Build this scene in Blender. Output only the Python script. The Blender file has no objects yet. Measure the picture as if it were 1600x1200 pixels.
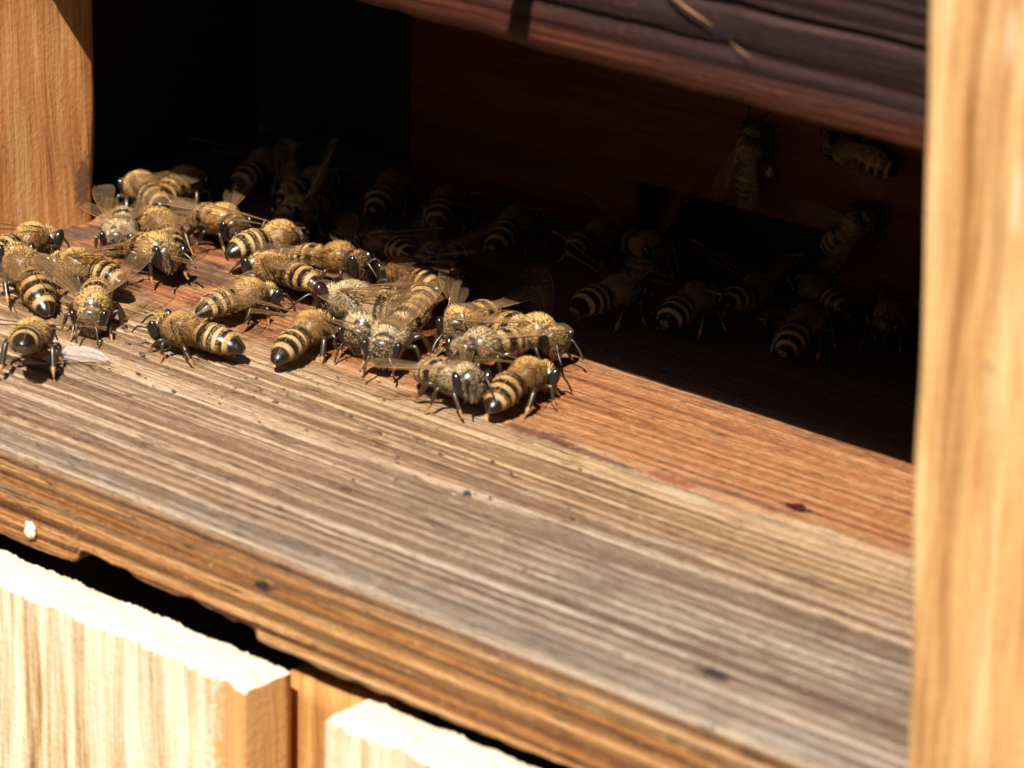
import bpy, math, random
import numpy as np
from mathutils import Matrix, Vector
R_ = math.radians
U = 0.00087            # one layout unit in metres
MM = 1.0 / 0.87        # one millimetre in layout units
scene = bpy.context.scene
COL = scene.collection

# ------------------------------------------------------------------ camera, world, sun, exposure
cam = bpy.data.cameras.new("camera")
cam_ob = bpy.data.objects.new("camera", cam)
COL.objects.link(cam_ob)
rx, ry, rz = (0.75602438, 0.65412456, 0.02341372), (-0.24549556, 0.25021615, 0.93654888), (0.60676114, -0.71380175, 0.34975418)
cam_ob.matrix_world = Matrix(((rx[0], ry[0], rz[0], 333.943 * U), (rx[1], ry[1], rz[1], -233.051 * U),
                              (rx[2], ry[2], rz[2], 141.958 * U), (0, 0, 0, 1)))
cam.sensor_width = 36.0
cam.lens = 112.5
cam.clip_start = 0.01
cam.clip_end = 500
cam.dof.use_dof = True
cam.dof.focus_distance = 424 * U
cam.dof.aperture_fstop = 40.0
scene.camera = cam_ob

SUN = Vector((0.5, -1.0, 1.47)).normalized()      # towards the sun
world = bpy.data.worlds.new("World")
scene.world = world
world.use_nodes = True
wn = world.node_tree
sky = wn.nodes.new("ShaderNodeTexSky")
sky.sky_type = 'NISHITA'
sky.sun_disc = False
sky.sun_elevation = math.asin(SUN.z)
sky.sun_rotation = math.atan2(SUN.x, SUN.y)
wn.links.new(sky.outputs[0], wn.nodes["Background"].inputs[0])
wn.nodes["Background"].inputs[1].default_value = 0.05
sl = bpy.data.lights.new("sun", 'SUN')
sl.energy = 5.0
sl.angle = R_(0.53)
sl.color = (1.0, 0.95, 0.86)
sun_ob = bpy.data.objects.new("sun", sl)
COL.objects.link(sun_ob)
sun_ob.rotation_euler = SUN.to_track_quat('Z', 'Y').to_euler()
sun_ob.location = SUN * 2.0
scene.view_settings.view_transform = 'Standard'
scene.view_settings.look = 'None'
scene.view_settings.exposure = 0.97
scene.view_settings.gamma = 1.0
scene.cycles.diffuse_bounces = 2
scene.cycles.transparent_max_bounces = 12

# ------------------------------------------------------------------ small numeric helpers
def hash2(ix, iy, seed):
    h = np.sin(ix * 127.1 + iy * 311.7 + seed * 74.7) * 43758.5453
    return h - np.floor(h)

def vnoise(x, y, seed=0):
    x, y = np.broadcast_arrays(np.asarray(x, float), np.asarray(y, float))
    ix, iy = np.floor(x), np.floor(y)
    fx, fy = x - ix, y - iy
    fx, fy = fx * fx * (3 - 2 * fx), fy * fy * (3 - 2 * fy)
    a, b = hash2(ix, iy, seed), hash2(ix + 1, iy, seed)
    c, d = hash2(ix, iy + 1, seed), hash2(ix + 1, iy + 1, seed)
    return (a * (1 - fx) + b * fx) * (1 - fy) + (c * (1 - fx) + d * fx) * fy

def fbm(x, y, seed=0, n=4):
    s, a, t = 0, 1, 0
    for k in range(n):
        s = s + a * vnoise(x * 2 ** k, y * 2 ** k, seed + k)
        t += a
        a *= .55
    return s / t

def sstep(a, b, x):
    t = np.clip((np.asarray(x, float) - a) / (b - a), 0, 1)
    return t * t * (3 - 2 * t)

# ------------------------------------------------------------------ node helpers
class G:
    def __init__(self, name):
        self.m = bpy.data.materials.new(name)
        self.m.use_nodes = True
        self.t = self.m.node_tree
        self.t.nodes.clear()
        self.out = self.t.nodes.new("ShaderNodeOutputMaterial")
    def n(self, kind, ins=None, out=0, **props):
        nd = self.t.nodes.new("ShaderNode" + kind)
        for k, v in props.items():
            setattr(nd, k, v)
        for k, v in (ins or {}).items():
            s = nd.inputs[k]
            if isinstance(v, bpy.types.NodeSocket):
                self.t.links.new(v, s)
            elif v is not None:
                s.default_value = v
        return nd.outputs[out]
    def math(self, op, a, b=None, c=None, clamp=False):
        ins = {0: a}
        if b is not None: ins[1] = b
        if c is not None: ins[2] = c
        return self.n("Math", ins, operation=op, use_clamp=clamp)
    def step(self, x, a, b):
        return self.n("MapRange", {0: x, 1: a, 2: b, 3: 0.0, 4: 1.0}, interpolation_type='SMOOTHSTEP')
    def ramp(self, x, stops, interp='LINEAR'):
        nd = self.t.nodes.new("ShaderNodeValToRGB")
        cr = nd.color_ramp
        cr.interpolation = interp
        while len(cr.elements) < len(stops): cr.elements.new(0.5)
        for e, (p, c) in zip(cr.elements, stops):
            e.position = p
            e.color = (c[0], c[1], c[2], 1)
        self.t.links.new(x, nd.inputs[0])
        return nd.outputs[0]
    def mix(self, f, a, b, blend='MIX'):
        nd = self.t.nodes.new("ShaderNodeMix")
        nd.data_type = 'RGBA'
        nd.blend_type = blend
        for s, v in ((nd.inputs[0], f), (nd.inputs[6], a), (nd.inputs[7], b)):
            if isinstance(v, bpy.types.NodeSocket): self.t.links.new(v, s)
            elif isinstance(v, (int, float)): s.default_value = v
            else: s.default_value = (v[0], v[1], v[2], 1)
        return nd.outputs[2]
    def xyz(self, v):
        nd = self.t.nodes.new("ShaderNodeSeparateXYZ")
        self.t.links.new(v, nd.inputs[0])
        return nd.outputs
    def vec(self, x, y, z=0.0):
        return self.n("CombineXYZ", {0: x, 1: y, 2: z})
    def noise(self, v, scale=1.0, detail=4.0, rough=.55, dist=0.0):
        return self.n("TexNoise", {"Vector": v, "Scale": scale, "Detail": detail, "Roughness": rough, "Distortion": dist})
    def coords(self):
        o = self.n("TexCoord", out=3)
        return self.n("VectorMath", {0: o, 1: (1 / U,) * 3}, operation='MULTIPLY')
    def finish(self, **kw):
        nd = self.t.nodes.new("ShaderNodeBsdfPrincipled")
        for k, v in kw.items():
            s = nd.inputs[k.replace('_', ' ')]
            if isinstance(v, bpy.types.NodeSocket): self.t.links.new(v, s)
            else: s.default_value = v
        self.t.links.new(nd.outputs[0], self.out.inputs[0])
        return self.m
    def bump(self, h, strength, dist):
        return self.n("Bump", {"Height": h, "Strength": strength, "Distance": dist * U})

def plain(name, col, rough=.5, var=.25, scale=2.0, **kw):
    g = G(name)
    n = g.noise(g.coords(), scale, 3)
    c = g.mix(n, [v * (1 - var) for v in col], [v * (1 + var) for v in col])
    return g.finish(Base_Color=c, Roughness=rough, **kw)

def wood(name, along, stops, fine=3.0, broad=.5, rough=.75, bump=.5, specks=.0, speck_col=(.05, .03, .025), stain=None, seed=0.0, spec=.3):
    """Grain running along one axis; stops = colours from dark to light grain."""
    g = G(name)
    x, y, z = g.xyz(g.coords())
    if along == 'x': l, a, b = x, y, z
    elif along == 'y': l, a, b = y, x, z
    else: l, a, b = z, x, y
    a = g.math('ADD', g.math('ADD', a, g.math('MULTIPLY', b, .8)), seed)
    w = g.noise(g.vec(g.math('MULTIPLY', l, .03), g.math('MULTIPLY', a, .12), seed), 1, 2)
    a2 = g.math('ADD', a, g.math('MULTIPLY', w, 2.5))
    n1 = g.noise(g.vec(g.math('MULTIPLY', l, .010), g.math('MULTIPLY', a2, broad), seed), 1, 4, .6)
    n2 = g.noise(g.vec(g.math('MULTIPLY', l, .05), g.math('MULTIPLY', a2, fine), seed + 3), 1, 5, .65)
    n3 = g.noise(g.coords(), 1.3, 4, .6)
    f = g.math('ADD', g.math('MULTIPLY', n1, .5), g.math('ADD', g.math('MULTIPLY', n2, .42), g.math('MULTIPLY', n3, .08)))
    col = g.ramp(f, stops)
    if stain:
        for (c, r, colr, k) in stain:
            d = g.n("VectorMath", {0: g.n("VectorMath", {0: g.coords(), 1: c}, operation='SUBTRACT'), 1: tuple(1 / q for q in r)}, operation='MULTIPLY')
            ln = g.n("VectorMath", {0: d}, operation='LENGTH', out=1)
            ln = g.math('ADD', ln, g.math('MULTIPLY', g.math('SUBTRACT', n3, .5), 1.6))
            m = g.math('MULTIPLY', g.step(ln, 1.1, .5), k)
            col = g.mix(m, col, colr)
    if specks:
        s = g.step(g.noise(g.vec(g.math('MULTIPLY', l, .5), a, b), 1.6, 3, .6), .66, .72)
        col = g.mix(g.math('MULTIPLY', s, specks), col, speck_col)
    bp = g.bump(g.math('ADD', n2, g.math('MULTIPLY', n3, .35)), bump, .8)
    return g.finish(Base_Color=col, Roughness=rough, Normal=bp, Specular_IOR_Level=spec)

# ------------------------------------------------------------------ materials
def board_material():
    g = G("weathered_board")
    P = g.coords()
    x, y, z = g.xyz(P)
    a = g.math('ADD', y, z)                       # across the grain, running on over the front face
    w = g.noise(g.vec(g.math('MULTIPLY', x, .018), g.math('MULTIPLY', a, .10), 2.0), 1, 2)
    a2 = g.math('ADD', a, g.math('MULTIPLY', w, 1.0))
    n1 = g.noise(g.vec(g.math('MULTIPLY', x, .008), g.math('MULTIPLY', a2, .62), 0.0), 1, 2, .5)
    n2 = g.noise(g.vec(g.math('MULTIPLY', x, .014), g.math('MULTIPLY', a2, 1.9), 5.0), 1, 4, .62)
    n4 = g.noise(g.vec(g.math('MULTIPLY', x, .13), g.math('MULTIPLY', a2, 4.2), 9.0), 1, 4, .7)
    n3 = g.noise(P, .9, 5, .65)
    n5 = g.noise(P, .13, 3, .5)
    f = g.math('ADD', g.math('MULTIPLY', n1, .36), g.math('ADD', g.math('MULTIPLY', n2, .32), g.math('ADD', g.math('MULTIPLY', n4, .28), g.math('MULTIPLY', n3, .08))))
    f = g.math('ADD', .52, g.math('MULTIPLY', g.math('SUBTRACT', f, .5), 1.4))
    grey = g.ramp(f, [(.33, (.09, .060, .044)), (.42, (.24, .166, .120)), (.51, (.42, .305, .225)), (.60, (.58, .45, .345)), (.72, (.76, .66, .55))])
    tan = g.ramp(f, [(.31, (.13, .060, .026)), (.41, (.33, .175, .078)), (.51, (.54, .325, .165)), (.61, (.67, .46, .27)), (.73, (.78, .63, .45))])
    red = g.ramp(f, [(.30, (.13, .036, .014)), (.42, (.31, .090, .030)), (.52, (.49, .175, .058)), (.62, (.62, .29, .11)), (.74, (.74, .48, .26))])
    fro = g.ramp(f, [(.34, (.030, .011, .004)), (.42, (.16, .052, .012)), (.50, (.38, .145, .036)), (.59, (.60, .30, .10)), (.71, (.72, .48, .24))])
    wob = g.math('MULTIPLY', g.math('SUBTRACT', n5, .5), 14.0)
    ay = g.math('ADD', a, wob)
    mgrey = g.math('MULTIPLY', g.step(ay, 37.0, 22.0), g.math('ADD', .38, g.math('MULTIPLY', g.step(g.math('ADD', x, wob), 85.0, 135.0), .55)))
    col = g.mix(mgrey, tan, grey)
    ring = g.n("Attribute", out=2, attribute_name="ring")
    fl = g.step(g.noise(g.vec(g.math('MULTIPLY', x, .22), g.math('MULTIPLY', a2, 3.2), 31.0), 1, 2, .5), .64, .72)
    col = g.mix(g.math('MULTIPLY', fl, .5), col, (.74, .62, .47))
    wob2 = g.math('MULTIPLY', g.math('SUBTRACT', g.noise(g.vec(g.math('MULTIPLY', x, .08), g.math('MULTIPLY', a, .3), 1.0), 1, 4, .6), .5), 9.0)
    mred = g.step(g.math('ADD', g.math('ADD', a, wob2), g.math('MULTIPLY', g.math('SUBTRACT', n3, .5), 7.0)), 43.2, 49.6)
    col = g.mix(g.math('MULTIPLY', mred, .93), col, red)
    mot = g.step(g.noise(P, .55, 5, .7), .40, .62)
    col = g.mix(g.math('MULTIPLY', g.math('MULTIPLY', mred, mot), .45), col, (.62, .46, .42), 'MULTIPLY')
    # purple-grey grime in the middle of the red strip, where the bees walk
    grime = g.math('MULTIPLY', g.math('MULTIPLY', mred, g.step(x, 78.0, 25.0)), g.step(n5, .38, .6))
    col = g.mix(g.math('MULTIPLY', grime, .75), col, (.085, .055, .05))
    wear = g.math('MULTIPLY', g.math('MULTIPLY', g.step(a, -2.4, -.4), g.step(a, 4.0, 1.2)), g.step(n5, .3, .6))
    col = g.mix(g.math('MULTIPLY', wear, .55), col, g.ramp(f, [(.38, (.25, .20, .16)), (.58, (.62, .54, .46))]))
    mfro = g.step(g.math('ADD', a, g.math('MULTIPLY', g.math('SUBTRACT', n2, .5), 5.0)), -.2, -4.6)
    col = g.mix(mfro, col, fro)
    rk = g.math('MULTIPLY', g.step(ring, .10, .62), .82)
    col = g.mix(rk, col, (.34, .26, .20), 'MULTIPLY')
    # dark droppings, thickest where the bees land
    sp = g.step(g.noise(g.vec(g.math('MULTIPLY', x, .55), a, 3.0), 1.5, 4, .65), .615, .69)
    reg = g.math('MULTIPLY', g.math('MULTIPLY', g.step(x, 135.0, 60.0), g.step(a, 14.0, 32.0)), .8)
    reg = g.math('ADD', reg, g.math('MULTIPLY', g.step(a, 46.0, 52.0), .22))
    col = g.mix(g.math('MULTIPLY', sp, reg), col, (.055, .033, .03))
    # pale flakes
    pf = g.step(g.noise(g.vec(g.math('MULTIPLY', x, .35), a, 8.0), 1.1, 3, .6), .70, .76)
    col = g.mix(g.math('MULTIPLY', pf, .8), col, (.78, .62, .40))
    for (c, r, colr, k) in (((158.2, 6.5, 0), (2.6, 1.0, 3), (.035, .018, .02), .9), ((101.5, 45.6, 0), (9.0, 1.3, 3), (.16, .035, .014), .85),
                            ((111.0, 45.0, 0), (8.0, .9, 3), (.15, .045, .018), .8), ((122.0, 45.4, 0), (5.0, 1.3, 3), (.30, .07, .02), .8),
                            ((131.0, 47.0, 0), (13.0, .8, 3), (.16, .05, .025), .7), ((138.2, 48.6, 0), (2.4, .9, 3), (.05, .008, .012), .95),
                            ((97.0, 58.2, 0), (3.6, .35, 3), (.04, .015, .01), .95), ((148.7, 31.0, 0), (3.0, .8, 3), (.72, .62, .46), .85),
                            ((126.0, 42.5, 0), (6.0, 1.2, 3), (.62, .47, .30), .7), ((145.0, 45.0, 0), (6.0, 1.0, 3), (.66, .46, .26), .6),
                            ((100.0, 0.0, -6.0), (1.8, 6, .7), (.02, .01, .01), .95), ((62.0, 53.0, 0), (9.0, 3.0, 3), (.30, .075, .03), .6), ((94.3, 45.9, 0), (2.3, 1.1, 3), (.78, .42, .15), .85)):
        d = g.n("VectorMath", {0: g.n("VectorMath", {0: P, 1: c}, operation='SUBTRACT'), 1: tuple(1 / q for q in r)}, operation='MULTIPLY')
        ln = g.n("VectorMath", {0: d}, operation='LENGTH', out=1)
        ln = g.math('ADD', ln, g.math('MULTIPLY', g.math('SUBTRACT', n3, .5), 1.5))
        col = g.mix(g.math('MULTIPLY', g.step(ln, 1.1, .5), k), col, colr)
    # the inner part of the plank, darkened in colour to deepen the entrance shade
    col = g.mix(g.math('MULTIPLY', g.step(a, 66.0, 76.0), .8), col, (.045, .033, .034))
    # open pores, short checks and lifted pale fibres
    po = g.noise(g.vec(g.math('MULTIPLY', x, .75), g.math('MULTIPLY', a2, 3.4), 41.0), 1.0, 3, .6)
    col = g.mix(g.math('MULTIPLY', g.step(po, .60, .68), .55), col, (.085, .050, .034))
    col = g.mix(g.math('MULTIPLY', g.step(po, .37, .30), .45), col, (.78, .66, .50))
    ck = g.noise(g.vec(g.math('MULTIPLY', x, .045), g.math('MULTIPLY', a2, 1.1), 47.0), 1.0, 2, .5)
    ckm = g.math('MULTIPLY', g.step(g.math('ABSOLUTE', g.math('SUBTRACT', ck, .56)), .012, .003), g.step(n5, .46, .56))
    col = g.mix(g.math('MULTIPLY', ckm, .85), col, (.022, .013, .010))
    h = g.math('ADD', g.math('MULTIPLY', n2, .6), g.math('ADD', g.math('MULTIPLY', n4, .6), g.math('ADD', g.math('MULTIPLY', n3, .35), g.math('ADD', g.math('MULTIPLY', po, -.5), g.math('MULTIPLY', ckm, -.8)))))
    bp = g.bump(h, .9, 1.3)
    return g.finish(Base_Color=col, Roughness=g.math('ADD', .55, g.math('MULTIPLY', n3, .3)), Normal=bp, Specular_IOR_Level=.35)

M = {}
M['board'] = board_material()
M['post_left'] = wood("amber_post_wood", 'z', [(.32, (.15, .045, .016)), (.42, (.38, .140, .045)), (.52, (.56, .245, .085)), (.63, (.70, .39, .165)), (.78, (.82, .60, .36))],
                      fine=1.2, broad=.22, specks=.75, speck_col=(.07, .03, .025), bump=.35, rough=.6,
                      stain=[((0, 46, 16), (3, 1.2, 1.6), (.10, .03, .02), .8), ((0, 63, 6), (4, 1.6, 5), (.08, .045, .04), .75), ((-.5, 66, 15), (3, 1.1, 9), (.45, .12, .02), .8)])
M['post_right'] = wood("blond_post_wood", 'z', [(.35, (.24, .095, .028)), (.43, (.42, .200, .068)), (.51, (.57, .315, .125)), (.59, (.68, .45, .22)), (.69, (.84, .70, .50))],
                       fine=.9, broad=.20, bump=.35, rough=.6, seed=7.0, specks=.5, speck_col=(.30, .13, .05),
                       stain=[((192.8, -2, 44.7), (1.3, 3, .7), (.36, .17, .07), .5), ((192.7, -2, 74.8), (.7, 3, 3), (.84, .74, .58), .35), ((194.6, -2, 61), (.6, 3, 4), (.84, .74, .58), .3), ((189, -2, 8), (.8, 3, 9), (.36, .15, .05), .6)])
M['slat'] = wood("bleached_slat_wood", 'z', [(.36, (.26, .12, .04)), (.43, (.50, .31, .15)), (.50, (.68, .51, .34)), (.58, (.76, .64, .48)), (.72, (.82, .74, .62))],
                 fine=.9, broad=.28, bump=.5, rough=.8, seed=3.0,
                 stain=[((104.7, -7, -30), (4.6, 14, 60), (.58, .27, .08), .9)])
M['end'] = plain("pale_end_grain", (.66, .53, .40), .85, .3, 1.8)
M['panel'] = wood("orange_panel_wood", 'z', [(.35, (.22, .085, .02)), (.5, (.46, .20, .055)), (.65, (.60, .32, .11)), (.8, (.70, .45, .2))], fine=1.5, broad=.5, seed=1.0)
def beam_material():
    g = G("dark_stained_board")
    P = g.coords(); x, y, z = g.xyz(P)
    w = g.noise(g.vec(g.math('MULTIPLY', x, .02), g.math('MULTIPLY', z, .15), 2.0), 1, 2)
    a = g.math('ADD', z, g.math('MULTIPLY', w, .6))
    n1 = g.noise(g.vec(g.math('MULTIPLY', x, .006), g.math('MULTIPLY', a, .42), 0.0), 1, 2, .5)
    n2 = g.noise(g.vec(g.math('MULTIPLY', x, .03), g.math('MULTIPLY', a, 2.2), 5.0), 1, 4, .65)
    n3 = g.noise(P, 1.0, 5, .65)
    f = g.math('ADD', g.math('MULTIPLY', n1, .45), g.math('ADD', g.math('MULTIPLY', n2, .38), g.math('MULTIPLY', n3, .17)))
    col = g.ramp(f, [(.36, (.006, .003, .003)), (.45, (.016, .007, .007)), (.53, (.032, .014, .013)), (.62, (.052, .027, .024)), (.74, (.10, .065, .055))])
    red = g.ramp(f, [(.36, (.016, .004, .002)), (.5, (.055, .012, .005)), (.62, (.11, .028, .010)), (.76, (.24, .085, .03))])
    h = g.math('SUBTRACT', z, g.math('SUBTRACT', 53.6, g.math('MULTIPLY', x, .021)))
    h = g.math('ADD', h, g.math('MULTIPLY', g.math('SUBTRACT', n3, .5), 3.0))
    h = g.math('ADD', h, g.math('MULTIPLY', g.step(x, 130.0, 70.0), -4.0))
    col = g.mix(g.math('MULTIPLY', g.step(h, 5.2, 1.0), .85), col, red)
    dust = g.step(g.noise(g.vec(g.math('MULTIPLY', x, .7), z, 0.0), 1.7, 3, .6), .68, .75)
    col = g.mix(g.math('MULTIPLY', dust, .45), col, (.24, .19, .16))
    bp = g.bump(g.math('ADD', n2, g.math('MULTIPLY', n3, .5)), .7, .8)
    return g.finish(Base_Color=col, Roughness=.6, Normal=bp, Specular_IOR_Level=.12)
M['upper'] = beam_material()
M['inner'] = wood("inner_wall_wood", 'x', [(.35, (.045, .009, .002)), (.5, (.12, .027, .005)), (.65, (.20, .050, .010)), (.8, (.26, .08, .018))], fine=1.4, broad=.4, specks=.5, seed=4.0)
M['black'] = plain("shade_black_wood", (.012, .007, .005), .9, .4, .6)  # near-black colour puts the shade into the inner boards and lower gap
M['roof'] = wood("grey_roof_wood", 'x', [(.35, (.08, .06, .045)), (.55, (.2, .16, .12)), (.75, (.34, .28, .22))], fine=1.0, broad=.3, seed=9.0)
M['grass'] = plain("meadow_green", (.05, .085, .022), .9, .5, .02)

# ------------------------------------------------------------------ mesh helpers
def mesh_obj(name, verts, faces, mats, parent=None, smooth=True, uv=None, fmat=None, normals=None, scale=U, link=True):
    me = bpy.data.meshes.new(name)
    v = np.asarray(verts, np.float64) * scale
    me.from_pydata(v.tolist(), [], [list(map(int, f)) for f in faces] if not isinstance(faces, np.ndarray) else faces.tolist())
    for m in (mats if isinstance(mats, (list, tuple)) else [mats]):
        me.materials.append(m)
    if fmat is not None:
        me.polygons.foreach_set("material_index", np.asarray(fmat, np.int32))
    me.polygons.foreach_set("use_smooth", np.full(len(me.polygons), smooth, bool))
    if uv is not None:
        ul = me.uv_layers.new(name="UVMap")
        li = np.empty(len(me.loops), np.int32)
        me.loops.foreach_get("vertex_index", li)
        ul.data.foreach_set("uv", np.asarray(uv, np.float32)[li].ravel())
    me.update()
    if normals is not None:
        me.normals_split_custom_set_from_vertices(np.asarray(normals, float).tolist())
    o = bpy.data.objects.new(name, me)
    COL.objects.link(o)
    if parent is not None:
        o.parent = parent
    return o

def grid_faces(nu, nv, wrap=False):
    i, j = np.meshgrid(np.arange(nu - 1), np.arange(nv if wrap else nv - 1), indexing='ij')
    a = i * nv + j
    b = i * nv + (j + 1) % nv
    return np.stack([a, b, b + nv, a + nv], -1).reshape(-1, 4)

def thing(name, label, cat, loc=(0, 0, 0), group=None):
    o = bpy.data.objects.new(name, None)
    o.empty_display_size = .005
    COL.objects.link(o)
    o.location = Vector(loc) * U
    o['label'] = label
    o['category'] = cat
    if group: o['group'] = group
    return o

def slab(name, x0, x1, y0, y1, z0, z1, mat, parent, grain='x', r=.6, amp=.12, res=1.0, seed=0, tilt=0.0, wobble=.25):
    """A rounded, slightly uneven timber: its cross-section swept along the grain axis."""
    L0, L1 = {'x': (x0, x1), 'y': (y0, y1), 'z': (z0, z1)}[grain]
    A0, A1 = (x0, x1) if grain != 'x' else (y0, y1)
    B0, B1 = (z0, z1) if grain != 'z' else (y0, y1)
    pts, nrm = [], []
    def edge(p, q, n):
        k = max(2, int(math.hypot(q[0] - p[0], q[1] - p[1]) / res))
        for i in range(k):
            t = i / k
            pts.append((p[0] + (q[0] - p[0]) * t, p[1] + (q[1] - p[1]) * t)); nrm.append(n)
    def corner(cx, cy, a0):
        for i in range(4):
            an = a0 + i / 4 * math.pi / 2
            pts.append((cx + r * math.cos(an), cy + r * math.sin(an))); nrm.append((math.cos(an), math.sin(an)))
    edge((A0 + r, B0), (A1 - r, B0), (0, -1)); corner(A1 - r, B0 + r, -math.pi / 2)
    edge((A1, B0 + r), (A1, B1 - r), (1, 0)); corner(A1 - r, B1 - r, 0)
    edge((A1 - r, B1), (A0 + r, B1), (0, 1)); corner(A0 + r, B1 - r, math.pi / 2)
    edge((A0, B1 - r), (A0, B0 + r), (-1, 0)); corner(A0 + r, B0 + r, math.pi)
    pts, nrm = np.array(pts), np.array(nrm)
    nl = max(8, int((L1 - L0) / 3))
    ls = np.linspace(L0, L1, nl)
    s = np.arange(len(pts)) * res
    Lg, Sg = np.meshgrid(ls, s, indexing='ij')
    h = (fbm(Lg * .03, Sg * .9, seed, 3) - .5) * 2 * amp + (fbm(Lg * .06, Sg * .05, seed + 9, 2) - .5) * 2 * wobble
    a = pts[None, :, 0] + nrm[None, :, 0] * h
    b = pts[None, :, 1] + nrm[None, :, 1] * h
    if tilt: a = a + tilt * Lg
    V = {'x': (Lg, a, b), 'y': (a, Lg, b), 'z': (a, b, Lg)}[grain]
    V = np.stack(V, -1).reshape(-1, 3)
    n = len(pts)
    F = grid_faces(nl, n, True).tolist() + [list(range(n))[::-1], list(range((nl - 1) * n, nl * n))]
    fm = [0] * (len(F) - 2) + [len(mat) - 1 if isinstance(mat, (list, tuple)) else 0] * 2
    return mesh_obj(name, V, F, mat, parent, True, fmat=fm)

# ------------------------------------------------------------------ ground
def box_mesh(x0, x1, y0, y1, z0, z1):
    V = [(x, y, z) for x in (x0, x1) for y in (y0, y1) for z in (z0, z1)]
    F = [(0, 1, 3, 2), (4, 6, 7, 5), (0, 4, 5, 1), (2, 3, 7, 6), (0, 2, 6, 4), (1, 5, 7, 3)]
    return V, F
gr = mesh_obj("ground", [(-60 / U, -60 / U, -520), (60 / U, -60 / U, -520), (60 / U, 60 / U, -520), (-60 / U, 60 / U, -520)], [(0, 1, 2, 3)], M['grass'], smooth=False)
gr['kind'] = 'structure'

def sky_screen():  # added leafy screen, never in view, cuts the sky light reaching the entrance
    rng = np.random.default_rng(3)
    n = 9000
    c = np.stack([rng.uniform(-5, 5, n), -3.4 + rng.uniform(-.5, .5, n), -.45 + 2.9 * rng.random(n) ** .8], 1)
    d1, d2 = rng.normal(0, 1, (n, 3)), rng.normal(0, 1, (n, 3))
    d1 /= np.linalg.norm(d1, axis=1)[:, None]; d2 = np.cross(d1, d2); d2 /= np.linalg.norm(d2, axis=1)[:, None]
    r = rng.uniform(.05, .11, n)[:, None]
    V = np.stack([c - d1 * r * 1.4, c - d2 * r * .6, c + d1 * r * 1.4, c + d2 * r * .6], 1).reshape(-1, 3)
    F = np.arange(n * 4).reshape(n, 4)
    o = mesh_obj("sky_screen", V, F, M['leaf'], None, False, scale=1)
    o['label'] = "dark leafy hedge facing the hive, added out of view to dim the entrance"
    o['category'] = "sky_screen"
M['leaf'] = plain("sky_screen_leaf", (.035, .065, .02), .6, .4, .02)
sky_screen()

# ------------------------------------------------------------------ the hive
hive = thing("beehive", "old wooden beehive front with its weathered landing board and dark entrance", "beehive")

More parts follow.
